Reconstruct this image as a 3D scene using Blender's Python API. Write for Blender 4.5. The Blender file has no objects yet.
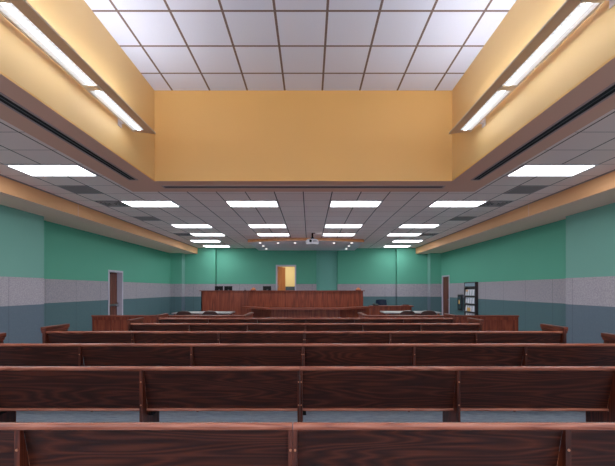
import bpy, bmesh, math, random
from mathutils import Vector, Matrix
random.seed(7)
C = bpy.context.scene.collection
CAM = 1.51
S = 0.6155            # ceiling tile module
GX, GY = -0.138, 6.02

# ------------------------------------------------------------------ helpers
def lin(c):
    c = c / 255.0
    return c / 12.92 if c <= 0.04045 else ((c + 0.055) / 1.055) ** 2.4
def rgb(r, g, b): return (lin(r), lin(g), lin(b), 1)

class MB:
    def __init__(s): s.bm = bmesh.new()
    def box(s, x0, x1, y0, y1, z0, z1, bev=0):
        vs = [s.bm.verts.new((x, y, z)) for z in (z0, z1) for (x, y) in ((x0, y0), (x1, y0), (x1, y1), (x0, y1))]
        fs = [s.bm.faces.new([vs[i] for i in f]) for f in ((3, 2, 1, 0), (4, 5, 6, 7), (0, 1, 5, 4), (1, 2, 6, 5), (2, 3, 7, 6), (3, 0, 4, 7))]
        if bev:
            es = list({e for f in fs for e in f.edges})
            bmesh.ops.bevel(s.bm, geom=es, offset=bev, segments=2, affect='EDGES', profile=0.5)
        return s
    def prism(s, poly, axis, a0, a1):
        """poly: list of 2D points; axis x: (y,z); y: (x,z); z: (x,y)"""
        def P(u, v, a):
            return {'x': (a, u, v), 'y': (u, a, v), 'z': (u, v, a)}[axis]
        A = [s.bm.verts.new(P(u, v, a0)) for u, v in poly]
        B = [s.bm.verts.new(P(u, v, a1)) for u, v in poly]
        n = len(poly)
        s.bm.faces.new(A); s.bm.faces.new(B[::-1])
        for i in range(n):
            s.bm.faces.new((A[i], B[i], B[(i + 1) % n], A[(i + 1) % n]))
        return s
    def cyl(s, p0, p1, r0, r1=None, seg=16):
        r1 = r0 if r1 is None else r1
        p0, p1 = Vector(p0), Vector(p1)
        d = (p1 - p0).normalized()
        u = d.orthogonal().normalized(); v = d.cross(u)
        A, B = [], []
        for i in range(seg):
            a = 2 * math.pi * i / seg
            o = u * math.cos(a) + v * math.sin(a)
            A.append(s.bm.verts.new(p0 + o * r0)); B.append(s.bm.verts.new(p1 + o * r1))
        s.bm.faces.new(A[::-1]); s.bm.faces.new(B)
        for i in range(seg):
            s.bm.faces.new((A[i], A[(i + 1) % seg], B[(i + 1) % seg], B[i]))
        return s
    def tube(s, pts, r, seg=10):
        for a, b in zip(pts, pts[1:]): s.cyl(a, b, r, seg=seg)
        return s
    def sheet(s, grid, th):
        """grid of points (rows) -> solid shell of thickness th along the averaged normal"""
        rows, cols = len(grid), len(grid[0])
        N = [[None] * cols for _ in range(rows)]
        for i in range(rows):
            for j in range(cols):
                a = Vector(grid[min(i + 1, rows - 1)][j]) - Vector(grid[max(i - 1, 0)][j])
                b = Vector(grid[i][min(j + 1, cols - 1)]) - Vector(grid[i][max(j - 1, 0)])
                N[i][j] = a.cross(b).normalized()
        F = [[s.bm.verts.new(Vector(grid[i][j]) + N[i][j] * th / 2) for j in range(cols)] for i in range(rows)]
        K = [[s.bm.verts.new(Vector(grid[i][j]) - N[i][j] * th / 2) for j in range(cols)] for i in range(rows)]
        for i in range(rows - 1):
            for j in range(cols - 1):
                s.bm.faces.new((F[i][j], F[i + 1][j], F[i + 1][j + 1], F[i][j + 1]))
                s.bm.faces.new((K[i][j], K[i][j + 1], K[i + 1][j + 1], K[i + 1][j]))
        for i in range(rows - 1):
            s.bm.faces.new((F[i][0], K[i][0], K[i + 1][0], F[i + 1][0]))
            s.bm.faces.new((F[i][-1], F[i + 1][-1], K[i + 1][-1], K[i][-1]))
        for j in range(cols - 1):
            s.bm.faces.new((F[0][j], F[0][j + 1], K[0][j + 1], K[0][j]))
            s.bm.faces.new((F[-1][j], K[-1][j], K[-1][j + 1], F[-1][j + 1]))
        return s
    def build(s, name, mat, parent=None, smooth=False, mats=None, pick=None):
        bmesh.ops.recalc_face_normals(s.bm, faces=s.bm.faces)
        me = bpy.data.meshes.new(name)
        if pick:
            for f in s.bm.faces: f.material_index = pick(f)
        s.bm.to_mesh(me); s.bm.free()
        for m in (mats or [mat]): me.materials.append(m)
        if smooth:
            for p in me.polygons: p.use_smooth = True
            me.set_sharp_from_angle(angle=math.radians(40))
        o = bpy.data.objects.new(name, me); C.objects.link(o)
        if parent: o.parent = parent
        return o

def thing(name, label, cat, loc=(0, 0, 0), rz=0, group=None):
    o = bpy.data.objects.new(name, None); C.objects.link(o)
    o.empty_display_size = 0.1
    o.location = loc; o.rotation_euler = (0, 0, rz)
    return tag(o, label, cat, group)
def tag(o, label=None, cat=None, group=None):
    if label: o['label'] = label
    if cat: o['category'] = cat
    if group: o['group'] = group
    return o
def struct(o, label=None, cat=None):
    o['kind'] = 'structure'
    return tag(o, label, cat)
KIDS = {}
def dup(root, loc=None, rz=None, label=None, group=None):
    def cp(o, par):
        c = o.copy(); C.objects.link(c)
        if par: c.parent = par
        for k in list(o.children): cp(k, c)
        return c
    r = cp(root, None)
    if loc: r.location = loc
    if rz is not None: r.rotation_euler = (0, 0, rz)
    if label: r['label'] = label
    if group: r['group'] = group
    return r

# ------------------------------------------------------------------ materials
def newmat(name):
    m = bpy.data.materials.new(name); m.use_nodes = True
    nt = m.node_tree
    return m, nt, nt.nodes['Principled BSDF']
def N(nt, t, **kw):
    n = nt.nodes.new(t)
    for k, v in kw.items(): setattr(n, k, v)
    return n
def math_(nt, op, a, b=None, c=None):
    n = N(nt, 'ShaderNodeMath', operation=op)
    for i, v in enumerate((a, b, c)):
        if v is None: continue
        if isinstance(v, (int, float)): n.inputs[i].default_value = v
        else: nt.links.new(v, n.inputs[i])
    return n.outputs[0]
def mix(nt, f, a, b, mode='MIX'):
    n = N(nt, 'ShaderNodeMix', data_type='RGBA', blend_type=mode)
    if isinstance(f, (int, float)): n.inputs[0].default_value = f
    else: nt.links.new(f, n.inputs[0])
    for i, v in ((6, a), (7, b)):
        if isinstance(v, tuple): n.inputs[i].default_value = v
        else: nt.links.new(v, n.inputs[i])
    return n.outputs[2]
def noise(nt, vec, scale, detail=3, rough=0.5):
    n = N(nt, 'ShaderNodeTexNoise'); n.inputs['Scale'].default_value = scale
    n.inputs['Detail'].default_value = detail; n.inputs['Roughness'].default_value = rough
    if vec: nt.links.new(vec, n.inputs['Vector'])
    return n.outputs['Fac']
def mapping(nt, vec, scale=(1, 1, 1), loc=(0, 0, 0)):
    n = N(nt, 'ShaderNodeMapping'); n.inputs['Scale'].default_value = scale; n.inputs['Location'].default_value = loc
    nt.links.new(vec, n.inputs['Vector']); return n.outputs[0]
def plain(name, col, rough=0.5, metal=0, var=0.06, scale=30, spec=0.5):
    m, nt, b = newmat(name)
    tc = N(nt, 'ShaderNodeTexCoord')
    f = noise(nt, tc.outputs['Object'], scale)
    dark = tuple(c * (1 - var) for c in col[:3]) + (1,); lite = tuple(min(1, c * (1 + var)) for c in col[:3]) + (1,)
    nt.links.new(mix(nt, f, dark, lite), b.inputs['Base Color'])
    b.inputs['Roughness'].default_value = rough; b.inputs['Metallic'].default_value = metal
    b.inputs['Specular IOR Level'].default_value = spec
    return m
def wood(name, dark, mid, lite, axis='x', rough=0.35, coat=0.25, fig=1.0):
    m, nt, b = newmat(name)
    tc = N(nt, 'ShaderNodeTexCoord'); oi = N(nt, 'ShaderNodeObjectInfo')
    comb = N(nt, 'ShaderNodeCombineXYZ')
    for i in range(3): nt.links.new(math_(nt, 'MULTIPLY', oi.outputs['Random'], 17.3 + 11 * i), comb.inputs[i])
    add = N(nt, 'ShaderNodeVectorMath', operation='ADD')
    nt.links.new(tc.outputs['Object'], add.inputs[0]); nt.links.new(comb.outputs[0], add.inputs[1])
    along, across = (0.8, 9.0)
    sc = {'x': (along, across, across), 'y': (across, along, across), 'z': (across, across, along)}[axis]
    v = mapping(nt, add.outputs[0], sc)
    big = noise(nt, v, 0.55, 2, 0.5)
    # cathedral rings : contour lines of a stretched noise field
    rings = math_(nt, 'FRACT', math_(nt, 'MULTIPLY', big, 15.0 * fig))
    rings = math_(nt, 'ABSOLUTE', math_(nt, 'SUBTRACT', rings, 0.5))
    rings = math_(nt, 'MULTIPLY', rings, 2.0)
    sf = {'x': (3, 160, 160), 'y': (160, 3, 160), 'z': (160, 160, 3)}[axis]
    fine = noise(nt, mapping(nt, add.outputs[0], sf), 1.0, 3, 0.6)
    sm = {'x': (.6, 14, 14), 'y': (14, .6, 14), 'z': (14, 14, .6)}[axis]
    med = noise(nt, mapping(nt, add.outputs[0], sm), 1.0, 3, 0.6)
    f = math_(nt, 'ADD', math_(nt, 'MULTIPLY', rings, 0.38), math_(nt, 'MULTIPLY', fine, 0.42))
    f = math_(nt, 'ADD', f, math_(nt, 'MULTIPLY', med, 0.45))
    r = N(nt, 'ShaderNodeValToRGB')
    r.color_ramp.elements[0].position = 0.32; r.color_ramp.elements[0].color = dark
    r.color_ramp.elements[1].position = 0.92; r.color_ramp.elements[1].color = lite
    e = r.color_ramp.elements.new(0.6); e.color = mid
    nt.links.new(f, r.inputs[0])
    nt.links.new(r.outputs[0], b.inputs['Base Color'])
    b.inputs['Roughness'].default_value = rough
    b.inputs['Specular IOR Level'].default_value = 0.28
    b.inputs['Coat Weight'].default_value = coat; b.inputs['Coat Roughness'].default_value = 0.22
    bp = N(nt, 'ShaderNodeBump'); bp.inputs['Strength'].default_value = 0.12; bp.inputs['Distance'].default_value = 0.002
    nt.links.new(fine, bp.inputs['Height']); nt.links.new(bp.outputs[0], b.inputs['Normal'])
    return m
def emit(name, col, s, pattern=False, grid=None):
    m, nt, b = newmat(name)
    b.inputs['Base Color'].default_value = (0.8, 0.8, 0.8, 1)
    b.inputs['Emission Color'].default_value = col
    tc = N(nt, 'ShaderNodeTexCoord')
    if pattern:
        sp = N(nt, 'ShaderNodeSeparateXYZ'); nt.links.new(tc.outputs['Object'], sp.inputs[0])
        # |x| runs .10 (wall edge) .. .245 (room edge): bright tube in the middle, louvre cells across
        ax = math_(nt, 'ABSOLUTE', sp.outputs[0])
        d = math_(nt, 'ABSOLUTE', math_(nt, 'SUBTRACT', ax, 0.185))
        core = math_(nt, 'MAXIMUM', math_(nt, 'MULTIPLY_ADD', d, -26.0, 1.0), 0.0)
        cell = math_(nt, 'ABSOLUTE', math_(nt, 'SINE', math_(nt, 'MULTIPLY', sp.outputs[1], 3.14159 / 0.05)))
        cx = math_(nt, 'ABSOLUTE', math_(nt, 'SINE', math_(nt, 'MULTIPLY', ax, 3.14159 / 0.036)))
        cell = math_(nt, 'MULTIPLY', cell, cx)
        f = math_(nt, 'ADD', math_(nt, 'MULTIPLY', core, s), math_(nt, 'MULTIPLY_ADD', cell, 0.17 * s, 0.04 * s))
    else:
        f = math_(nt, 'MULTIPLY_ADD', noise(nt, tc.outputs['Object'], 8), 0.1 * s, 0.95 * s)
    nt.links.new(f, b.inputs['Emission Strength'])
    return m

def wall_mat(name, green, k=1.0):
    m, nt, b = newmat(name)
    g = N(nt, 'ShaderNodeNewGeometry'); sep = N(nt, 'ShaderNodeSeparateXYZ')
    nt.links.new(g.outputs['Position'], sep.inputs[0]); z = sep.outputs[2]
    band = math_(nt, 'MULTIPLY', math_(nt, 'LESS_THAN', z, CAM + 0.27), math_(nt, 'GREATER_THAN', z, CAM - 0.355))
    low = math_(nt, 'LESS_THAN', z, CAM - 0.355)
    sp = noise(nt, g.outputs['Position'], 38, 2, 0.7)
    r = N(nt, 'ShaderNodeValToRGB'); r.color_ramp.elements[0].position = 0.3; r.color_ramp.elements[1].position = 0.7
    r.color_ramp.elements[0].color = rgb(136 * k, 131 * k, 145 * k); r.color_ramp.elements[1].color = rgb(176 * k, 169 * k, 176 * k)
    nt.links.new(sp, r.inputs[0])
    spl = noise(nt, g.outputs['Position'], 30, 2, 0.7)
    lowc = mix(nt, spl, rgb(82, 99, 115), rgb(100, 116, 131)) if k > 1 else mix(nt, spl, rgb(64, 95, 102), rgb(82, 110, 116))  # colour bleed of the light put into the low fabric: greyer near, tealer far
    big = noise(nt, g.outputs['Position'], 0.9, 2)
    gc = mix(nt, big, green, tuple(min(1, c * 1.12) for c in green[:3]) + (1,))
    c = mix(nt, band, gc, r.outputs[0]); c = mix(nt, low, c, lowc)
    # vertical panel seams in the two fabric bands
    s1 = math_(nt, 'FRACT', math_(nt, 'DIVIDE', math_(nt, 'ADD', math_(nt, 'ADD', sep.outputs[0], sep.outputs[1]), 40.0 + 0.14), 1.22))
    seam = math_(nt, 'LESS_THAN', s1, 0.012)
    seam = math_(nt, 'MULTIPLY', seam, math_(nt, 'LESS_THAN', z, CAM + 0.27))
    c = mix(nt, math_(nt, 'MULTIPLY', seam, 0.45), c, rgb(50, 50, 60))
    nt.links.new(c, b.inputs['Base Color'])
    b.inputs['Roughness'].default_value = 0.75; b.inputs['Specular IOR Level'].default_value = 0.25
    return m

def tile_mat(name, col, line, lw, gx, gy, lwy=None, liney=None, S=S):
    m, nt, b = newmat(name)
    g = N(nt, 'ShaderNodeNewGeometry'); sep = N(nt, 'ShaderNodeSeparateXYZ')
    nt.links.new(g.outputs['Position'], sep.inputs[0])
    def dist(c, o):
        f = math_(nt, 'FRACT', math_(nt, 'ADD', math_(nt, 'DIVIDE', math_(nt, 'SUBTRACT', c, o), S), 50.5))
        return math_(nt, 'MULTIPLY', math_(nt, 'ABSOLUTE', math_(nt, 'SUBTRACT', f, 0.5)), S)
    lx = math_(nt, 'LESS_THAN', dist(sep.outputs[0], gx), lw / 2)
    ly = math_(nt, 'LESS_THAN', dist(sep.outputs[1], gy), (lwy or lw) / 2)
    # a colour per tile and fine mineral speckle
    fl = N(nt, 'ShaderNodeCombineXYZ')
    nt.links.new(math_(nt, 'FLOOR', math_(nt, 'DIVIDE', math_(nt, 'SUBTRACT', sep.outputs[0], gx), S)), fl.inputs[0])
    nt.links.new(math_(nt, 'FLOOR', math_(nt, 'DIVIDE', math_(nt, 'SUBTRACT', sep.outputs[1], gy), S)), fl.inputs[1])
    wn = N(nt, 'ShaderNodeTexWhiteNoise'); nt.links.new(fl.outputs[0], wn.inputs['Vector'])
    f = math_(nt, 'ADD', math_(nt, 'MULTIPLY', wn.outputs['Value'], 0.6), math_(nt, 'MULTIPLY', noise(nt, g.outputs['Position'], 60), 0.4))
    base = mix(nt, f, tuple(c * 0.93 for c in col[:3]) + (1,), tuple(min(1, c * 1.05) for c in col[:3]) + (1,))
    c = mix(nt, ly, base, liney or line); c = mix(nt, lx, c, line)
    nt.links.new(c, b.inputs['Base Color'])
    b.inputs['Roughness'].default_value = 0.85; b.inputs['Specular IOR Level'].default_value = 0.2
    return m

def carpet_mat():
    m, nt, b = newmat('carpet')
    tc = N(nt, 'ShaderNodeTexCoord')
    a = noise(nt, mapping(nt, tc.outputs['Object'], (5, 22, 1)), 1.5, 4, 0.7)
    f = noise(nt, tc.outputs['Object'], 140, 2, 0.7)
    k = math_(nt, 'ADD', math_(nt, 'MULTIPLY', a, 0.65), math_(nt, 'MULTIPLY', f, 0.35))
    r = N(nt, 'ShaderNodeValToRGB'); r.color_ramp.elements[0].position = 0.35; r.color_ramp.elements[1].position = 0.65
    r.color_ramp.elements[0].color = rgb(92, 106, 126); r.color_ramp.elements[1].color = rgb(140, 150, 160)
    nt.links.new(k, r.inputs[0]); nt.links.new(r.outputs[0], b.inputs['Base Color'])
    b.inputs['Roughness'].default_value = 0.95; b.inputs['Specular IOR Level'].default_value = 0.1
    bp = N(nt, 'ShaderNodeBump'); bp.inputs['Strength'].default_value = 0.4; bp.inputs['Distance'].default_value = 0.004
    nt.links.new(f, bp.inputs['Height']); nt.links.new(bp.outputs[0], b.inputs['Normal'])
    return m

M_WALL = wall_mat('wall_paint_and_fabric', rgb(82, 162, 136))
M_LITWALL = wall_mat('lit_wall_paint_and_fabric', rgb(108, 166, 152), 1.08)  # paler copy: stronger light on the near walls put into the colour
M_ALC = plain('alcove_teal_paint', rgb(104, 180, 166), 0.7)
M_LOWC = tile_mat('lower_ceiling_tiles', rgb(255, 234, 228), rgb(45, 36, 36), 0.022, GX, GY, 0.012, rgb(110, 92, 90))
M_UPC = tile_mat('upper_ceiling_tiles', rgb(214, 224, 250), rgb(105, 90, 92), 0.03, -0.405, 4.23, 0.03, None, 0.61)
M_GOLD = plain('golden_wall_paint', rgb(222, 170, 94), 0.6, var=0.03, scale=2)
M_LITGOLD = plain('lit_golden_wall_paint', rgb(224, 184, 120), 0.6, var=0.02, scale=2)  # paler copy: wash from the wall lights put into the side wall colour
M_RIM = plain('taupe_bulkhead_paint', rgb(228, 178, 152), 0.7, var=0.02, scale=2)
M_SOFF = plain('orange_tan_paint', rgb(228, 164, 110), 0.7, var=0.03, scale=2)
M_SOFU = plain('sand_paint', rgb(252, 204, 180), 0.7, var=0.03, scale=2)
M_CARPET = carpet_mat()
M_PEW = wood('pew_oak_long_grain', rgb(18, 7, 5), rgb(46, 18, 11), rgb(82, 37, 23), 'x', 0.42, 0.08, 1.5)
M_PEWCAP = wood('pew_cap_oak_highlit', rgb(110, 54, 40), rgb(160, 88, 66), rgb(186, 112, 88), 'x', 0.26, 0.5)  # pale highlight of the top rail put into the base colour
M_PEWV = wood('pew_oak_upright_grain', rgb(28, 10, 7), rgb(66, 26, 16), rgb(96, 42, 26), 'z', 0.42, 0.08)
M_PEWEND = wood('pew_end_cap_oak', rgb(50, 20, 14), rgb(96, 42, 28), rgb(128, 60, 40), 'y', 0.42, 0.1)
M_BENCH = wood('bench_oak_upright_grain', rgb(82, 30, 16), rgb(114, 44, 25), rgb(138, 62, 36), 'z', 0.48, 0.05, 0.4)
M_BENCHX = wood('bench_oak_long_grain', rgb(70, 26, 16), rgb(112, 46, 28), rgb(138, 62, 40), 'x', 0.4, 0.12)
M_DOORW = wood('door_veneer', rgb(64, 32, 24), rgb(92, 48, 36), rgb(112, 62, 46), 'z', 0.5, 0.05, 0.4)
M_DOORO = wood('warm_door_veneer', rgb(206, 110, 62), rgb(222, 128, 78), rgb(234, 144, 94), 'z', 0.5, 0.05, 0.4)
M_FRAME = plain('lavender_grey_metal_paint', rgb(190, 184, 204), 0.4)
M_BLACK = plain('black_plastic', rgb(8, 8, 10), 0.5, spec=0.15)
M_DARK = plain('dark_slot', rgb(8, 7, 8), 0.9)
M_SLOTF = plain('slot_trim_paint', rgb(170, 148, 146), 0.6)
M_SCREEN = plain('dark_blue_screen', rgb(24, 34, 52), 0.15)
M_WHITE = plain('white_plastic', rgb(214, 210, 218), 0.4)
M_CHROME = plain('brushed_chrome', rgb(200, 204, 210), 0.25, 1.0)
M_BRASS = plain('brass_screw', rgb(196, 128, 96), 0.4, 0.6)
M_TAUPE = plain('champagne_metal', rgb(206, 172, 138), 0.5, 0.1, 0.03)
M_LIP = plain('pale_metal_lip', rgb(210, 196, 180), 0.35, 0.3)
M_GRILLE = plain('grey_grille_mesh', rgb(140, 130, 130), 0.8, 0, 0.25, 160)
M_VENT = plain('grey_vent_metal', rgb(160, 150, 152), 0.5)
M_CLOUD = plain('white_gypsum', rgb(244, 240, 250), 0.7, var=0.02, scale=2)
M_FASC = wood('fascia_veneer', rgb(170, 104, 64), rgb(210, 138, 88), rgb(230, 160, 108), 'x', 0.4, 0.1, 0.5)
M_TABLE = plain('pale_laminate', rgb(146, 138, 140), 0.35, var=0.02)
M_LEATH = plain('dark_brown_leather', rgb(58, 34, 30), 0.4)
M_BLUE = plain('navy_leather', rgb(14, 28, 50), 0.5, spec=0.2)
M_YELL = plain('yellow_back_room_paint', rgb(226, 198, 136), 0.7, var=0.02, scale=2)
M_SLATE = plain('dark_slate_fabric', rgb(44, 56, 72), 0.8)
M_RACK = plain('espresso_laminate', rgb(40, 26, 26), 0.4)
M_PAPER = plain('white_paper', rgb(222, 222, 234), 0.6, var=0.08, scale=60)
M_ORANGE = plain('amber_printed_paper', rgb(226, 168, 84), 0.6)
M_HEAD = plain('blue_grey_header_card', rgb(130, 150, 168), 0.5)
M_GREYP = plain('gunmetal_panel', rgb(70, 72, 80), 0.4, 0.3)
M_GLASSD = plain('dark_cabinet_glass', rgb(48, 60, 64), 0.15)
M_TROF = emit('panel_light_glow', (0.94, 0.96, 1.0, 1), 6.8)
M_TROFB = emit('rear_panel_light_glow', (1.0, 0.97, 0.98, 1), 9.0)
M_LENS = emit('louvred_lens_glow', (0.86, 0.92, 1.0, 1), 3.2, True)
M_TUBE = emit('tube_glow', (0.94, 0.97, 1.0, 1), 13.0)
M_UPL = emit('uplight_lens_glow', (0.94, 0.96, 1.0, 1), 15.0)
M_DL = emit('downlight_glow', (1.0, 0.93, 0.88, 1), 2.2)

# ------------------------------------------------------------------ room shell
XL, XLN, XR, XRN, YS = -6.78, -6.425, 6.40, 6.19, 8.8
YB, YE, YR = 18.3, 17.7, -4.0
HB = CAM + 1.763      # underside of the bulkheads
HC = CAM + 2.07       # lower ceiling
HU = CAM + 3.236      # upper ceiling
DAIS = 0.55
struct(MB().box(-7.2, 6.8, YR - .2, 21.5, -0.1, 0.0).build('floor', M_CARPET))
# left wall, with a door opening y 12.27..13.16
b = MB()
b.box(-7.2, XLN, YR, YS, 0, HC + .1)
b.box(-7.2, XL, YS, 12.27, 0, HC + .1).box(-7.2, XL, 13.16, YB + .3, 0, HC + .1).box(-7.2, XL, 12.27, 13.16, 2.14, HC + .1)
struct(b.build('wall_left', M_WALL, mats=[M_WALL, M_LITWALL], pick=lambda f: 1 if f.calc_center_median().y < 4 and f.normal.x > .5 else 0))
b = MB()
b.box(XRN, 6.8, YR, YS, 0, HC + .1)
b.box(XR, 6.8, YS, 16.68, 0, HC + .1).box(XR, 6.8, 17.55, YB + .3, 0, HC + .1).box(XR, 6.8, 16.68, 17.55, 2.14, HC + .1)
struct(b.build('wall_right', M_WALL, mats=[M_WALL, M_LITWALL], pick=lambda f: 1 if f.calc_center_median().y < 4 and f.normal.x < -.5 else 0))
# back wall: corner piers, side sections, recessed centre with a doorway and an alcove
DX0, DX1, DT = -1.65, -0.73, 2.69
b = MB()
b.box(XL - .1, -6.22, YE, YB + .3, 0, HC + .1).box(5.87, XR + .1, YE, YB + .3, 0, HC + .1)
b.box(-6.22, -4.70, 18.12, YB + .3, 0, HC + .1).box(4.34, 5.87, 18.12, YB + .3, 0, HC + .1)
b.box(-4.68, DX0, YB, YB + .3, 0, HC + .1).box(DX0, DX1, YB, YB + .3, DT, HC + .1).box(DX1, 0.34, YB, YB + .3, 0, HC + .1)
b.box(1.40, 4.32, YB, YB + .3, 0, HC + .1)
struct(b.build('wall_back', M_WALL))
struct(MB().box(-6.225, -6.205, YE - .012, 18.1, 0, HB).box(5.855, 5.875, YE - .012, 18.1, 0, HB).build('pier_side_lit', M_LITWALL))  # added plates: light on the inner pier sides put in as paler colour
struct(MB().box(0.30, 1.44, YB + .3, YB + .5, 0, HC + .1).build('wall_alcove', M_ALC))
# small lit room behind the doorway
struct(MB().box(-3.2, 0.25, 21.0, 21.2, 0.0, 3.4).box(-3.4, -3.2, 18.6, 21.2, 0, 3.4).box(0.05, 0.25, 18.6, 21.0, 0, 3.4)
       .box(-3.4, .25, 18.6, 21.2, 3.3, 3.4).build('wall_back_room', M_YELL))
struct(MB().box(-3.2, 0.05, 20.97, 21.0, 0.0, CAM + .17).build('trim_back_room', M_SLATE))
struct(MB().box(-3.2, 0.05, 18.6, 20.97, 0.0, DAIS).build('floor_back_room', M_CARPET))

# lower ceiling (a ring around the raised coffer)
CX0, CX1, CY0, CY1 = -2.525, 2.315, -3.0, 5.92
RX0, RX1, RY0, RY1 = -3.19, 2.97, -3.65, 6.57
b = MB()
b.box(-7.2, RX0 + .02, YR, YB + .3, HC, HC + .1).box(RX1 - .02, 6.8, YR, YB + .3, HC, HC + .1)
b.box(RX0 + .02, RX1 - .02, RY1 - .02, YB + .3, HC, HC + .1).box(RX0 + .02, RX1 - .02, YR, RY0 + .02, HC, HC + .1)
struct(b.build('ceiling', M_LOWC))
struct(MB().box(CX0 - .1, CX1 + .1, CY0 - .1, CY1 + .1, HU, HU + .1).build('ceiling_raised', M_UPC))
T = 0.12
# coffer walls
struct(MB().box(CX0 - T, CX0, CY0, CY1, HB + .02, HU).build('wall_coffer_left', M_LITGOLD))
struct(MB().box(CX1, CX1 + T, CY0, CY1, HB + .02, HU).build('wall_coffer_right', M_LITGOLD))
struct(MB().box(CX0 - T, CX1 + T, CY1, CY1 + T, HB + .02, HU).build('wall_coffer_back', M_GOLD))
struct(MB().box(CX0 - T, CX1 + T, CY0 - T, CY0, HB + .02, HU).build('wall_coffer_front', M_GOLD))
# dropped rim round the coffer
b = MB()
b.box(RX0, CX0 - .001, RY0, RY1, HB, HC).box(CX1 + .001, RX1, RY0, RY1, HB, HC)
b.box(CX0, CX1, CY1 + .001, RY1, HB, HC).box(CX0, CX1, RY0, CY0 - .001, HB, HC)
def pick_rim(f):
    c = f.calc_center_median()
    inside = CX0 - .05 < c.x < CX1 + .05 and CY0 - .05 < c.y < CY1 + .05 and abs(f.normal.z) < .5
    return 1 if inside else 0
struct(b.build('trim_1', M_RIM, mats=[M_RIM, M_GOLD], pick=pick_rim))
# bulkheads along the side walls
def bulk(x0, x1, inner, name):
    bb = MB().box(x0, x1, YR, 18.14, HB, HC)
    s = -1 if inner == x0 else 1
    struct(bb.build(name, M_SOFF, mats=[M_SOFF, M_SOFU], pick=lambda f: 1 if f.normal.z < -.5 else 0))
    tr = MB()
    for y in (-3.4, 8.76): tr.box(min(inner, inner + .006 * s), max(inner, inner + .006 * s), y, y + .02, HB + .001, HC - .001)
    struct(tr.build('trim_joint_' + name.split('_')[1], M_RIM))
bulk(-7.1, -5.58, -5.58, 'trim_2')
bulk(5.28, 6.7, 5.28, 'trim_3')
# little dark shadow gap under ceiling edge handled by geometry: thin angle trim
struct(MB().box(-5.58, -5.555, YR, 18.0, HC - .02, HC).build('trim_4', M_GRILLE))
struct(MB().box(5.255, 5.28, YR, 18.0, HC - .02, HC).build('trim_5', M_GRILLE))

# slot diffusers in the rim
def slot(x0, x1, y0, y1, label):
    t = thing('slot_diffuser', label, 'air vent', ((x0 + x1) / 2, (y0 + y1) / 2, HB))
    w, h = (x1 - x0) / 2, (y1 - y0) / 2; e = .022
    MB().box(-w, -w + e, -h, h, -.008, 0).box(w - e, w, -h, h, -.008, 0).box(-w + e, w - e, -h, -h + e, -.008, 0).box(-w + e, w - e, h - e, h, -.008, 0).build('frame', M_SLOTF, t)
    MB().box(-w + e, w - e, -h + e, h - e, -.003, 0).build('slot', M_DARK, t)
    f = MB()
    if w < h: f.box(-.004, .004, -h + e, h - e, -.006, -.003)
    else: f.box(-w + e, w - e, -.004, .004, -.006, -.003)
    f.build('divider', M_GREYP, t)
slot(-2.91, -2.76, -1.0, 5.86, 'long dark slot vent along the left side of the ceiling recess')
slot(2.59, 2.74, -1.0, 5.86, 'long dark slot vent along the right side of the ceiling recess')
slot(-2.52, 2.31, 6.18, 6.33, 'long dark slot vent under the far edge of the ceiling recess')

# ------------------------------------------------------------------ ceiling lights / vents
def tl(c, r): return GX + c * S, GY + r * S
lt = None
def ceil_light(c, r, label, group=None):
    global lt
    x, y = tl(c, r)
    loc = (x + S, y + S / 2, HC)
    if lt is None:
        t = thing('ceiling_light', label, 'ceiling light', loc)
        w, h, e = S - .005, S / 2 - .005, .034
        MB().box(-w, -w + e, -h, h, -.012, 0).box(w - e, w, -h, h, -.012, 0).box(-w + e, w - e, -h, -h + e, -.012, 0).box(-w + e, w - e, h - e, h, -.012, 0).build('frame', M_WHITE, t)
        MB().box(-w + e, w - e, -h + e, h - e, -.010, -.002).build('diffuser', M_TROF, t)
        lt = t
    else: t = dup(lt, loc, 0, label)
    if group: t['group'] = group
    return t
rowname = {0: 'beside the golden ceiling recess', 4: 'just past the ceiling recess', 9: 'in the third row of lights', 12: 'in the fourth row of lights', 15: 'in the fifth row of lights', 18: 'in the farthest row near the back wall'}
for r, cL, cR in ((0, -8, 6), (4, -7, 5), (9, -7, 5), (12, -7, 5), (15, -8, 6), (18, -8, 6)):
    ceil_light(cL, r, 'glowing ceiling panel light on the far left, ' + rowname[r], 'ceiling panel lights')
    ceil_light(cR, r, 'glowing ceiling panel light on the far right, ' + rowname[r], 'ceiling panel lights')
for r in (4, 9, 12):
    ceil_light(-3, r, 'white glowing ceiling panel light left of centre, ' + rowname[r], 'ceiling panel lights')
    ceil_light(1, r, 'white glowing ceiling panel light right of centre, ' + rowname[r], 'ceiling panel lights')
for r in (-4, -8, -12):
    for c, sd in ((-8, 'left'), (6, 'right')):
        ceil_light(c, r, 'glowing ceiling panel light over the %s rear pews, outside the view' % sd, 'rear ceiling panel lights ' + sd)
vt = {}
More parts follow.
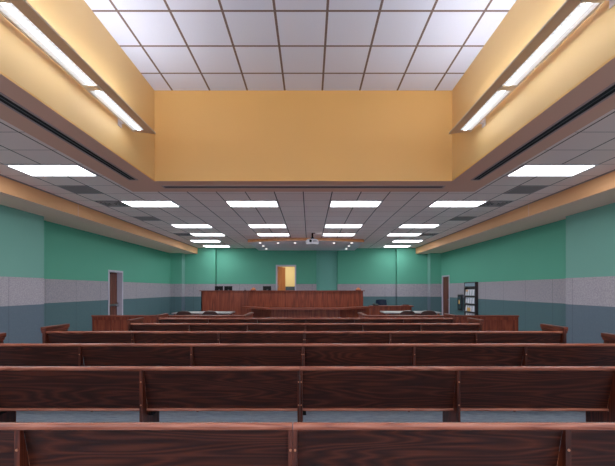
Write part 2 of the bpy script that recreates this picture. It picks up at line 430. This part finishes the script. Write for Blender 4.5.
def vent(kind, c, r, label):
    x, y = tl(c, r); loc = (x + S / 2, y + S / 2, HC)
    if kind not in vt:
        t = thing('return_grille' if kind == 'g' else 'ceiling_vent', label, 'air vent', loc)
        w = S / 2 - .008; e = .02
        MB().box(-w, -w + e, -w, w, -.008, 0).box(w - e, w, -w, w, -.008, 0).box(-w + e, w - e, -w, -w + e, -.008, 0).box(-w + e, w - e, w - e, w, -.008, 0).build('frame', M_VENT, t)
        if kind == 'g':
            MB().box(-w + e, w - e, -w + e, w - e, -.005, 0).build('mesh_panel', M_GRILLE, t)
        else:
            MB().box(-w + e, w - e, -w + e, w - e, -.002, 0).build('backing', M_DARK, t)
            for k in range(4):
                q = w - .06 - k * .065
                p = MB()
                for (a0, a1, b0, b1) in ((-q, -q + .018, -q, q), (q - .018, q, -q, q), (-q, q, -q, -q + .018), (-q, q, q - .018, q)):
                    p.box(a0, a1, b0, b1, -.014, -.003)
                p.build('louvre_ring', M_VENT, t)
        vt[kind] = t
    else: t = dup(vt[kind], loc, 0, label)
    t['group'] = 'return grilles' if kind == 'g' else 'air diffusers'
for c, sd in ((-8, 'left'), (7, 'right')):
    vent('g', c, 2, 'dark grey square ceiling grille nearest the camera on the %s' % sd)
    vent('v', c if c < 0 else 7, 4, 'square louvred ceiling diffuser beside the outer %s light past the recess' % sd)
    vent('g', c, 7, 'dark grey square ceiling grille farther away on the %s' % sd)
    vent('v', c if c < 0 else 7, 12, 'square louvred ceiling diffuser beside the fourth row light on the %s' % sd)

# ------------------------------------------------------------------ linear lights in the coffer
def linear_light(side, label):
    s = -1 if side == 'left' else 1
    wx = CX0 if side == 'left' else CX1
    t = thing('linear_wall_light', label, 'wall light', (wx, 5.16, CAM + 2.19))
    def X(d): return -s * d     # distance from the wall, towards the centre
    y0, y1 = -7.2, 0.0
    prof = [(X(.075), 0), (X(.25), 0), (X(.35), .015), (X(.30), .055), (X(.22), .07), (X(.10), .07), (X(.075), .05)]
    hb = MB().prism(prof, 'y', y0, -.10)
    # pointed, raked end cap
    A = [hb.bm.verts.new((p[0], -.10, p[1])) for p in prof]
    rake = [(X(.12), -.05, .015), (X(.25), -.01, .018), (X(.34), .03, .02), (X(.29), -.01, .05), (X(.22), -.03, .06), (X(.13), -.06, .06), (X(.12), -.06, .05)]
    B = [hb.bm.verts.new(v) for v in rake]
    for i in range(7): hb.bm.faces.new((A[i], A[(i + 1) % 7], B[(i + 1) % 7], B[i]))
    hb.bm.faces.new(B)
    hb.build('housing', M_TAUPE, t)
    a, b_ = X(.078), X(.09)
    MB().box(min(a, b_), max(a, b_), y0, -.10, -.006, 0).build('lip', M_LIP, t)
    MB().box(min(X(.343), X(.352)), max(X(.343), X(.352)), y0, -.03, .008, .024).build('edge_lip', M_LIP, t)
    joints = [-.17 - k * 1.22 + (0.0) for k in range(7)]
    joints = [-.17, -1.24, -2.46, -3.68, -4.90, -6.12, -7.19]
    for j0, j1 in zip(joints, joints[1:]):
        a, b_ = sorted((X(.10), X(.245)))
        MB().box(a, b_, j1 + .05, j0 - .0, -.004, 0).build('lens', M_LENS, t)
        a, b_ = sorted((X(.178), X(.198)))
        MB().box(a, b_, j1 + .05, j0 - .0, -.008, -.0045).build('lamp_tube', M_TUBE, t)
        a, b_ = sorted((X(.11), X(.21)))
        MB().box(a, b_, j1 + .05, j0, .07, .074).build('uplight_lens', M_UPL, t)
    for j in joints[1:-1]:
        a, b_ = sorted((X(.09), X(.26)))
        MB().box(a, b_, j - .03, j + .065, -.016, 0, .003).build('joint_cover', M_LIP, t)
    for j in (-.33, -2.4, -4.9):
        a, b_ = sorted((X(0), X(.09)))
        a2, b2 = sorted((X(0), X(.012)))
        MB().box(a, b_, j - .012, j + .012, .01, .04).box(a2, b2, j - .04, j + .04, -.03, .07).build('bracket', M_WHITE, t)
    return t
linear_light('left', 'long slim glowing wall light mounted along the left golden wall of the recess')
linear_light('right', 'long slim glowing wall light mounted along the right golden wall of the recess')

# ------------------------------------------------------------------ canopy, downlights, projector
HCAN = CAM + 1.955
x0, x1 = -2.56, 2.25; xm = (x0 + x1) / 2; hw = (x1 - x0) / 2
arc = []
for i in range(25):
    u = -1 + 2 * i / 24
    arc.append((xm + u * hw, 15.1 - .5 * (1 - u * u)))
can = thing('ceiling_canopy', 'white curved suspended ceiling canopy with a wooden fascia above the judge bench', 'canopy', (xm, 16.6, HCAN))
loc_arc = [(x - xm, y - 16.6) for x, y in arc]
MB().prism(loc_arc + [(hw, YB - 16.61), (-hw, YB - 16.61)], 'z', 0, HC - HCAN - .001).build('soffit_board', M_CLOUD, can)
g = [[(x, y - .012, z) for x, y in loc_arc] for z in (0.0, HC - HCAN - .002)]
MB().sheet(g, .02).build('fascia', M_FASC, can)
dl = None
spots = [(-2.08, 15.26, 'left column of three, nearest'), (-2.08, 16.33, 'left column of three, middle'), (-2.08, 17.5, 'left column of three, farthest'),
         (-1.33, 15.3, 'front row, second from the left'), (-.62, 15.25, 'front row, just left of the projector'), (.30, 15.25, 'front row, directly behind the projector'), (1.02, 15.3, 'front row, second from the right'),
         (1.76, 15.26, 'right column of three, nearest'), (1.76, 16.33, 'right column of three, middle'), (1.76, 17.5, 'right column of three, farthest')]
for x, y, w in spots:
    lb = 'tiny round recessed downlight in the canopy, ' + w
    if dl is None:
        dl = thing('recessed_downlight', lb, 'downlight', (x, y, HCAN), 0, 'canopy downlights')
        MB().cyl((0, 0, -.008), (0, 0, 0), .085, .075, 20).build('trim_ring', M_WHITE, dl)
        MB().cyl((0, 0, -.012), (0, 0, -.008), .05, .05, 20).build('lamp', M_DL, dl)
    else: dup(dl, (x, y, HCAN), 0, lb)
p = thing('projector', 'white projector hanging from the ceiling on a black pole', 'projector', (.10, 13.36, HC))
MB().box(-.03, .10, -.05, .05, -.02, 0, .004).build('ceiling_plate', M_BLACK, p)
MB().cyl((0, 0, -.19), (0, 0, -.02), .034, seg=14).box(-.065, .065, -.06, .06, -.245, -.17, .006).build('mounting_pole', M_BLACK, p)
MB().prism([(-.16, -.235), (.13, -.235), (.20, -.28), (.225, -.36), (.20, -.42), (-.20, -.42), (-.245, -.36), (-.21, -.27)], 'y', -.16, .16).build('body', M_WHITE, p, True)
MB().cyl((-.07, -.185, -.31), (-.07, -.155, -.31), .05, seg=20).build('lens', M_BLACK, p)
v = MB()
for k in range(4): v.box(.02 + k * .035, .04 + k * .035, -.164, -.159, -.34, -.29)
v.build('vent', M_GREYP, p)

# ------------------------------------------------------------------ pews
def bullnose(y0, y1, z0, z1, n=6):
    r = (z1 - z0) / 2; zc = (z0 + z1) / 2
    pts = []
    for i in range(n + 1):
        a = math.pi / 2 + math.pi * i / n
        pts.append((y0 + r + r * math.cos(a), zc + r * math.sin(a)))
    for i in range(n + 1):
        a = -math.pi / 2 + math.pi * i / n
        pts.append((y1 - r + r * math.cos(a), zc + r * math.sin(a)))
    return pts
def make_pew(w, label):
    """3 + 3 sections of width w; the rear face of the back is the near side"""
    t = thing('pew', label, 'pew')
    half = 3 * w
    for a, b_ in ((-half, -.002), (.002, half)):
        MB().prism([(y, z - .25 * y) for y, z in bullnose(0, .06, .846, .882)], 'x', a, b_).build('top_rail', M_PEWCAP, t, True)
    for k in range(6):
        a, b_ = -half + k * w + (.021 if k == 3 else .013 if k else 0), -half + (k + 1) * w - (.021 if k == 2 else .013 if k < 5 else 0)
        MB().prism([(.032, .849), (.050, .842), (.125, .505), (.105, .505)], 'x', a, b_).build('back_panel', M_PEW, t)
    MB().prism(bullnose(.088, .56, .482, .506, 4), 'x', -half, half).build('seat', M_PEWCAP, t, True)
    fin = [(.012, .37), (.25, .04), (.25, 0), (.345, 0), (.345, .481), (.087, .481), (.100, .515), (.032, .847), (.012, .847)]
    for k in range(-2, 3):
        xs = [(-.021, -.001), (.001, .021)] if k == 0 else [(-.013, .013)]
        bb = MB()
        for a, b_ in xs: bb.prism(fin, 'x', k * w + a, k * w + b_)
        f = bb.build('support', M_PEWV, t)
        sx = (-.011, .011) if k == 0 else (0,)
        for x in sx:
            for z in (.75, .56):
                MB().cyl((k * w + x, .008, z), (k * w + x, .012, z), .006, seg=10).build('screw_cap', M_BRASS, f)
        MB().box(k * w + .013, k * w + .05, .12, .20, .44, .480).build('seat_bracket', M_BLACK, f)
    for s in (-1, 1):
        x = s * half; a, b_ = sorted((x, x + s * .045))
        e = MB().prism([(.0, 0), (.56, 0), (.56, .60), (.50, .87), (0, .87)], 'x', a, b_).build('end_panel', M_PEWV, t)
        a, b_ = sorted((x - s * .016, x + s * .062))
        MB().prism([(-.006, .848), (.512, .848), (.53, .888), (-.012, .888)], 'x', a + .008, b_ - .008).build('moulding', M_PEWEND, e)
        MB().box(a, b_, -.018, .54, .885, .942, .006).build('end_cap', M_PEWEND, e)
    return t
GP = 'rows of wooden pews'
pA = make_pew(1.305, 'long dark oak pew nearest the camera, cut off by the bottom of the photo'); pA.location = (-.08, 1.71, 0); pA['group'] = GP
dup(pA, (-.08, 2.975, 0), 0, 'second long dark oak pew from the camera, grey blue carpet showing under its back')
dup(pA, (-.08, 4.24, 0), 0, 'third long dark oak pew from the camera, stretching the full width of the view')
dup(pA, (-.08, 5.50, 0), 0, 'fourth oak pew from the camera, both capped ends standing clear against the side walls')
pB = make_pew(1.09, 'fifth oak pew from the camera, shorter than the ones before it'); pB.location = (-.085, 6.80, 0); pB['group'] = GP
dup(pB, (-.085, 8.07, 0), 0, 'farthest oak pew, last one before the courtroom rail')

# ------------------------------------------------------------------ bar rail
def bar(xa, xb, xr, label):
    t = thing('courtroom_rail', label, 'railing', (xa, 9.4, 0))
    L = xb - xa; n = max(2, round(abs(L) / .52)); w = L / n
    H = .80
    fr = MB().box(0, L, 0, .06, .0, .12).box(0, L, 0, .06, .72, H)
    for k in range(n + 1):
        c = min(max(k * w, .03), L - .03); fr.box(c - .03, c + .03, 0, .06, .12, .72)
    fr.build('frame', M_BENCH, t)
    for k in range(n): MB().box(k * w + .03, (k + 1) * w - .03, .02, .045, .12, .72).build('panel', M_BENCH, t)
    rr = xr - xa
    a, b_ = (rr, rr + .06) if rr < .1 else (rr - .06, rr)
    MB().box(a, b_, .06, 1.25, 0, H).build('return_panel', M_BENCH, t)
    MB().prism(bullnose(-.025, .085, H, .841), 'x', -.01, L + .01).build('top_rail', M_BENCHX, t, True)
    MB().box(a - .025, b_ + .025, .086, 1.28, H, .841, .01).build('return_top_rail', M_PEWEND, t)
bar(-5.62, -1.66, -1.66, 'panelled wooden courtroom rail on the left of the central opening')
bar(1.43, 5.39, 1.43, 'panelled wooden courtroom rail on the right of the central opening')

# ------------------------------------------------------------------ dais, judge bench, clerk desk, witness box
MB_d = MB().box(-4.3, 4.3, 16.65, YB - .002, 0, DAIS)
tag(MB_d.build('dais', M_CARPET), 'raised carpeted platform behind the judge bench', 'platform')

def face(pts, z0, z1, th, mat, name, parent):
    """vertical panels along a polyline, each its own part"""
    for (ax, ay), (bx, by) in zip(pts, pts[1:]):
        d = Vector((bx - ax, by - ay)).normalized(); n = Vector((-d.y, d.x)) * th
        MB().prism([(ax, ay), (bx, by), (bx + n.x, by + n.y), (ax + n.x, ay + n.y)], 'z', z0, z1).build(name, mat, parent)
def slab(outer, z0, z1, mat, name, parent):
    return MB().prism(outer, 'z', z0, z1).build(name, mat, parent)
def rel(pts, o): return [(x - o[0], y - o[1]) for x, y in pts]

O = (-.15, 15.0)
jb = thing('judge_bench', 'large reddish oak judge bench with a high panelled front across the back of the room', 'judge bench', (O[0], O[1], 0))
HBN = 1.435
F1 = rel([(-4.60, 15.42), (-2.47, 15.42)], O); F2 = rel([(-2.45, 14.82), (-.15, 14.42)], O); F3 = rel([(-.15, 14.42), (2.18, 14.85)], O)
face(F1, 0, HBN, .05, M_BENCH, 'front_panel', jb); face(F2, 0, HBN, .05, M_BENCH, 'front_panel', jb); face(F3, 0, HBN, .05, M_BENCH, 'front_panel', jb)
face(rel([(-4.60, 16.6), (-4.60, 15.42)], O), 0, HBN, .05, M_BENCH, 'side_panel', jb)
face(rel([(-2.45, 15.42), (-2.45, 14.82)], O), 0, HBN, .05, M_BENCH, 'side_panel', jb)
face(rel([(2.18, 14.85), (2.18, 16.6)], O), 0, HBN, .05, M_BENCH, 'side_panel', jb)
slab(rel([(-4.66, 15.37), (-2.50, 15.37), (-2.50, 14.77), (-.15, 14.36), (2.24, 14.79), (2.24, 15.25), (-.15, 14.82), (-2.0, 15.16), (-2.0, 15.80), (-4.66, 15.80)], O), HBN, HBN + .032, M_BENCHX, 'top_ledge', jb)
slab(rel([(-4.5, 15.8), (-2.0, 15.8), (-2.0, 15.16), (-.15, 14.83), (2.12, 15.25), (2.12, 16.2), (-4.5, 16.2)], O), 1.27, 1.31, M_BENCHX, 'worktop', jb)

O = (-.15, 13.8)
cd = thing('clerk_desk', 'low oak clerk desk with an overhanging ledge in front of the judge bench', 'desk', (O[0], O[1], 0))
led = rel([(-2.74, 14.38), (-1.60, 13.2), (1.26, 13.2), (2.39, 14.34)], O)
inn = rel([(2.1, 14.62), (1.15, 13.62), (-1.48, 13.62), (-2.44, 14.66)], O)
slab(led + inn, .772, .838, M_BENCHX, 'ledge', cd)
face(rel([(-2.36, 14.62), (-1.46, 13.58), (1.12, 13.58), (2.405, 14.55)], O), 0, .772, .045, M_BENCH, 'front_panel', cd)
slab(rel([(-1.38, 13.68), (1.06, 13.68), (1.5, 14.1), (-1.9, 14.1)], O), .70, .735, M_BENCHX, 'worktop', cd)

O = (3.27, 15.0)
wb = thing('witness_box', 'low panelled oak witness box to the right of the judge bench', 'witness stand', (O[0], O[1], 0))
face(rel([(2.42, 14.55), (4.08, 14.55)], O), 0, .82, .05, M_BENCH, 'front_panel', wb)
face(rel([(4.08, 14.55), (4.08, 15.49)], O), 0, .82, .05, M_BENCH, 'side_panel', wb)
slab(rel([(2.41, 14.48), (4.14, 14.48), (4.14, 15.49), (3.98, 15.49), (3.98, 14.85), (2.41, 14.85)], O), .82, .86, M_BENCHX, 'top_ledge', wb)

# things on the bench
mon = None
for x, y, w, lb in ((-3.98, 16.0, .34, 'black computer monitor on the judge bench, leftmost of the neighbouring pair'),
                    (-3.57, 16.0, .38, 'black computer monitor on the judge bench, right one of the neighbouring pair'),
                    (-1.84, 15.8, .35, 'single black computer monitor on the judge bench left of the open doorway')):
    if mon is None:
        mon = thing('monitor', lb, 'monitor', (x, y, 1.31), 0, 'monitors on the judge bench')
        MB().box(-.19, .17, -.015, .02, .09, .345, .005).build('casing', M_BLACK, mon)
        MB().box(-.165, .165, .02, .023, .11, .315).build('screen', M_SCREEN, mon)
        MB().box(-.03, .03, -.025, -.012, .01, .20).build('stand', M_GREYP, mon)
        MB().box(-.10, .10, -.08, .08, 0, .012, .003).build('base', M_BLACK, mon)
    else: dup(mon, (x, y, 1.31), 0.06 if x > -3 else -.05, lb)
nb = None
for x, y, lb in ((-2.32, 15.0, 'small peaked wooden block on the judge bench ledge, left of the lone monitor'),
                 (2.0, 15.0, 'small peaked wooden block at the right end of the judge bench ledge')):
    if nb is None:
        nb = thing('wooden_block', lb, 'ornament', (x, y, HBN + .032))
        MB().box(-.115, .115, -.05, .05, 0, .035, .004).build('base', M_BENCHX, nb)
        MB().prism([(-.10, .035), (.10, .035), (.05, .095), (0, .125), (-.05, .095)], 'y', -.035, .035).build('peak', M_DOORO, nb)
    else: dup(nb, (x, y, HBN + .032), 0, lb)
mic = thing('microphone', 'small black desk microphone on the judge bench between the pair of monitors and wooden block', 'microphone', (-2.76, 15.55, HBN + .032))
MB().cyl((0, 0, 0), (0, 0, .02), .045, .035).build('base', M_BLACK, mic)
MB().tube([(0, 0, .02), (0, -.02, .05), (.01, -.05, .065)], .008).cyl((.01, -.05, .062), (.015, -.09, .07), .014).build('neck', M_BLACK, mic)
ph = thing('desk_telephone', 'small black telephone on the ledge between judge bench and witness box', 'telephone', (2.66, 14.67, .86))
MB().prism([(-.09, 0), (.09, 0), (.09, .07), (-.09, .03)], 'x', -.10, .10).build('body', M_BLACK, ph)
MB().box(-.095, -.05, -.08, .08, .06, .095, .008).build('handset', M_GREYP, ph)
bk = thing('wooden_tray', 'flat wooden tray lying on the right end of the witness box ledge', 'tray', (3.86, 14.68, .86))
MB().box(-.13, .13, -.10, .10, 0, .012).build('bottom', M_BENCHX, bk)
MB().box(-.13, .13, -.10, -.085, .012, .035).box(-.13, .13, .085, .10, .012, .035).box(-.13, -.115, -.085, .085, .012, .035).box(.115, .13, -.085, .085, .012, .035).build('rim', M_DOORW, bk)

# ------------------------------------------------------------------ chairs and tables
def make_chair(label, mat, zs, top, w=.46, dome=.05):
    t = thing('swivel_chair', label, 'chair')
    MB().box(-w / 2, w / 2, -.24, .22, zs - .09, zs, .03).build('seat', mat, t, True)
    g = []
    for i in range(9):
        v = i / 8; z = zs + .05 + (top - zs - .05) * v
        row = []
        for j in range(11):
            u = -1 + 2 * j / 10
            zz = z - (dome * u ** 4 + .015 * u * u) * (v ** 3)
            row.append((u * w / 2 * (.92 + .08 * math.sin(math.pi * v)), -.22 - .06 * v + .07 * u * u, zz))
        g.append(row)
    MB().sheet(g, .05).build('backrest', mat, t, True)
    for s in (-1, 1):
        a = MB().tube([(s * (w / 2 + .01), -.2, zs - .02), (s * (w / 2 + .05), -.2, zs + .17), (s * (w / 2 + .05), .12, zs + .19), (s * (w / 2 + .03), .14, zs - .04)], .014).build('armrest', M_CHROME, t)
        MB().box(s * (w / 2 + .05) - .03, s * (w / 2 + .05) + .03, -.16, .12, zs + .19, zs + .215, .01).build('arm_pad', M_BLACK, a, True)
    MB().cyl((0, 0, .10), (0, 0, zs - .09), .03).build('gas_column', M_BLACK, t)
    bs = MB()
    for k in range(5):
        a = k * 2 * math.pi / 5 + .3
        bs.cyl((0, 0, .11), (.28 * math.cos(a), .28 * math.sin(a), .065), .024, .016)
    bs.build('star_base', M_CHROME, t)
    for k in range(5):
        a = k * 2 * math.pi / 5 + .3; x, y = .28 * math.cos(a), .28 * math.sin(a)
        MB().cyl((x - .02 * math.sin(a), y + .02 * math.cos(a), .027), (x + .02 * math.sin(a), y - .02 * math.cos(a), .027), .027).build('caster', M_BLACK, t)
    return t
def make_table(label, w):
    t = thing('counsel_table', label, 'table')
    MB().box(-w / 2, w / 2, -.44, .44, .725, .76, .006).build('tabletop', M_TABLE, t)
    MB().box(-w / 2 + .12, w / 2 - .12, .34, .36, .30, .724).build('modesty_panel', M_BENCH, t)
    for s in (-1, 1):
        for q in (-1, 1):
            MB().box(s * (w / 2 - .09) - .03, s * (w / 2 - .09) + .03, q * .36 - .03, q * .36 + .03, 0, .724, .004).build('leg', M_BENCH, t)
    return t
tb = make_table('pale topped counsel table on the left in front of the judge bench', 1.85); tb.location = (-3.47, 12.0, 0)
tb2 = dup(tb, (3.37, 12.25, 0), 0, 'pale topped counsel table on the right, below the witness box')
ch = make_chair('dark brown chair with a curved back at the left counsel table, on the left side', M_LEATH, .46, .868)
ch.location = (-3.74, 11.05, 0)
CG = 'chairs at the counsel tables'; ch['group'] = CG
dup(ch, (-2.96, 11.05, 0), 0, 'dark brown chair with a curved back at the left counsel table, on the right side')
dup(ch, (2.97, 11.3, 0), 0.05, 'dark brown chair with a curved back at the right counsel table, on the left side')
dup(ch, (3.63, 11.3, 0), -.05, 'dark brown chair with a curved back at the right counsel table, on the right side')
wc = make_chair('navy blue padded chair standing behind the witness box', M_BLUE, .56, 1.085, .46, .0); wc.location = (3.03, 15.2, 0); wc.rotation_euler = (0, 0, math.pi)

# ------------------------------------------------------------------ doors
def side_door(name, x, s, y0, y1, recess):
    """door in a side wall; s = -1 left wall, +1 right wall"""
    d = bpy.data.objects.new(name, None); C.objects.link(d); d.location = (x, y0, 0); struct(d)
    L = y1 - y0; top = 2.14
    def bx(m, d0, d1, a, b_, z0, z1, bev=0):
        lo, hi = sorted((s * d0, s * d1)); m.box(lo, hi, a, b_, z0, z1, bev); return m
    fr = MB()
    bx(fr, -.02, recess + .04, -.03, .03, 0, top + .03); bx(fr, -.02, recess + .04, L - .03, L + .03, 0, top + .03); bx(fr, -.02, recess + .04, .03, L - .03, top - .03, top + .03)
    fr.build('door_frame', M_FRAME, d)
    lf = bx(MB(), recess, recess + .045, .031, L - .031, .005, top - .031).build('door_leaf', M_DOORW, d)
    return d, lf, bx, L
d1, lf, bx, L = side_door('door_1', XL, -1, 12.27, 13.16, .17)
pb = bx(MB(), .09, .13, .035, L - .10, .93, .985, .006); bx(pb, .08, .17, L - .14, L - .05, .89, 1.04, .006); bx(pb, .12, .17, .035, .08, .93, .985)
pb.build('panic_bar', M_CHROME, lf)
bx(MB(), .09, .17, .06, .32, 2.04, 2.10, .006).build('door_closer', M_BLACK, lf)
d2, lf, bx, L = side_door('door_2', XR, 1, 16.68, 17.55, .02)
h = bx(MB(), -.01, .02, .05, .10, .98, 1.10, .004); h.cyl((-.03, .075, 1.04), (.02, .075, 1.04), .012); h.cyl((-.03, .07, 1.04), (-.03, .20, 1.04), .010)
h.build('door_handle', M_CHROME, lf)

d3 = bpy.data.objects.new('door_3', None); C.objects.link(d3); d3.location = (DX0, YB, DAIS); struct(d3)
W = DX1 - DX0; H = DT - DAIS
MB().box(-.05, .02, -.02, .32, 0, H + .05).box(W - .02, W + .05, -.02, .32, 0, H + .05).box(.02, W - .02, -.02, .32, H - .02, H + .05).build('door_frame', M_FRAME, d3)
lf = MB().box(0, .86, -.02, .02, .01, H - .03).build('door_leaf', M_DOORO, d3)
lf.location = (.045, .06, 0); lf.rotation_euler = (0, 0, math.radians(69))
for z in (.25, 1.05, 1.85): MB().cyl((-.012, -.02, z), (-.012, -.02, z + .1), .012).build('hinge', M_CHROME, lf)
MB().cyl((.80, -.05, 1.0), (.80, -.02, 1.0), .012).cyl((.70, -.05, 1.0), (.80, -.05, 1.0), .010).build('door_handle', M_CHROME, lf)

# ------------------------------------------------------------------ right wall: cabinet and literature rack
cb = thing('wall_cabinet', 'narrow dark metal cabinet with a glazed front on the right wall beside the rack', 'cabinet', (XR, 15.36, .62))
MB().box(-.07, 0, -.22, .22, 0, .68, .004).build('body', M_GREYP, cb)
MB().box(-.082, -.071, -.20, .20, .03, .65).build('door_frame', M_BLACK, cb)
MB().box(-.086, -.0825, -.15, .15, .08, .60).build('glass_pane', M_GLASSD, cb)
MB().box(-.089, -.0865, -.03, .05, .27, .45).build('notice', M_ORANGE, cb)
RY0_, RY1_, RX = 13.82, 14.80, XR - .12
rk = thing('literature_rack', 'tall espresso brown literature rack with white leaflets against the right wall', 'rack', (XR, RY0_, 0))
RW = RY1_ - RY0_; RH = CAM + .29
MB().box(-.12, 0, 0, .035, 0, RH).build('side_panel', M_RACK, rk)
MB().box(-.12, 0, RW - .035, RW, 0, RH).build('side_panel', M_RACK, rk)
MB().box(-.02, -.002, .035, RW - .035, 0, RH - .03).build('back_panel', M_RACK, rk)
MB().box(-.12, 0, .035, RW - .035, RH - .03, RH).build('top_board', M_RACK, rk)
MB().box(-.115, -.09, .05, RW - .05, RH - .17, RH - .04).build('header_card', M_HEAD, rk)
MB().box(-.12, -.02, .035, RW - .035, RH - .22, RH - .185).build('rail', M_RACK, rk)
shelf_z = [1.24, .93, .62, .31]
for z in shelf_z:
    MB().box(-.12, -.02, .035, RW - .035, z - .035, z).box(-.12, -.11, .035, RW - .035, z, z + .03).build('shelf', M_RACK, rk)
lf0 = None
rown = ['top', 'second', 'third', 'lowest']
for i, z in enumerate(shelf_z):
    for k in range(4):
        y = RY0_ + .055 + .03 + k * .215
        lb = 'white leaflet standing on the %s shelf of the tall brown rack' % rown[i]
        if lf0 is None:
            o = thing('leaflet', lb, 'leaflet')
            MB().prism([(-.094, .002), (-.075, .002), (-.060, .265), (-.075, .265)], 'y', 0, .195).build('pages', M_PAPER, o)
            MB().prism([(-.0965, .002), (-.0945, .002), (-.0760, .24), (-.0780, .24)], 'y', .02, .075).build('spine_strip', M_HEAD, o)
            lf0 = o
        else: o = dup(lf0, None, None, lb)
        o.location = (XR, y, z); o['label'] = lb; o['group'] = 'leaflets on the %s shelf' % rown[i]
for y, z, lb, hh in ((14.27, .64, 'amber brochure lying across the third shelf of the tall brown rack', .15), (14.50, 1.42, 'amber topped brochure on the top shelf of the tall brown rack', .075)):
    o = thing('brochure', lb, 'brochure', (XR - .10, y, z))
    MB().box(-.006, .0, 0, .30 if hh > .1 else .15, .0, hh, .001).build('cover', M_ORANGE, o)
    MB().box(.0005, .004, .005, .14, .004, hh - .004).build('pages', M_PAPER, o)

# baseboards
struct(MB().box(XLN, XLN + .012, YR, YS, 0, .1).build('baseboard_left', M_BLACK))
struct(MB().box(XRN - .012, XRN, YR, YS, 0, .1).build('baseboard_right', M_BLACK))

# ------------------------------------------------------------------ extra light
def area(name, loc, rot, sx, sy, e, col=(1, 1, 1)):
    l = bpy.data.lights.new(name, 'AREA'); l.shape = 'RECTANGLE'; l.size = sx; l.size_y = sy; l.energy = e; l.color = col
    o = bpy.data.objects.new(name, l); C.objects.link(o); o.location = loc; o.rotation_euler = rot
    return o
area('back_room_lamp', (-1.4, 19.6, 3.25), (0, 0, 0), .8, .8, 28, (1, .93, .8))

w = bpy.data.worlds.new('world'); bpy.context.scene.world = w; w.use_nodes = True
w.node_tree.nodes['Background'].inputs[0].default_value = (.5, .5, .55, 1)
w.node_tree.nodes['Background'].inputs[1].default_value = 2.5

# ------------------------------------------------------------------ camera
cam = bpy.data.cameras.new('camera'); co = bpy.data.objects.new('camera', cam); C.objects.link(co)
co.location = (0, 0, CAM); co.rotation_euler = (math.pi / 2, 0, 0)
cam.sensor_width = 36; cam.sensor_fit = 'HORIZONTAL'; cam.lens = 364 / 615 * 36
cam.shift_x = -2.2 / 615; cam.shift_y = 56.4 / 615; cam.clip_start = .05
sc = bpy.context.scene; sc.camera = co
sc.view_settings.view_transform = 'Standard'; sc.view_settings.look = 'None'
sc.view_settings.exposure = 0.75; sc.view_settings.gamma = 1.2
sc.cycles.use_denoising = True
sc.cycles.max_bounces = 8; sc.cycles.diffuse_bounces = 6
sc.cycles.sample_clamp_indirect = 8
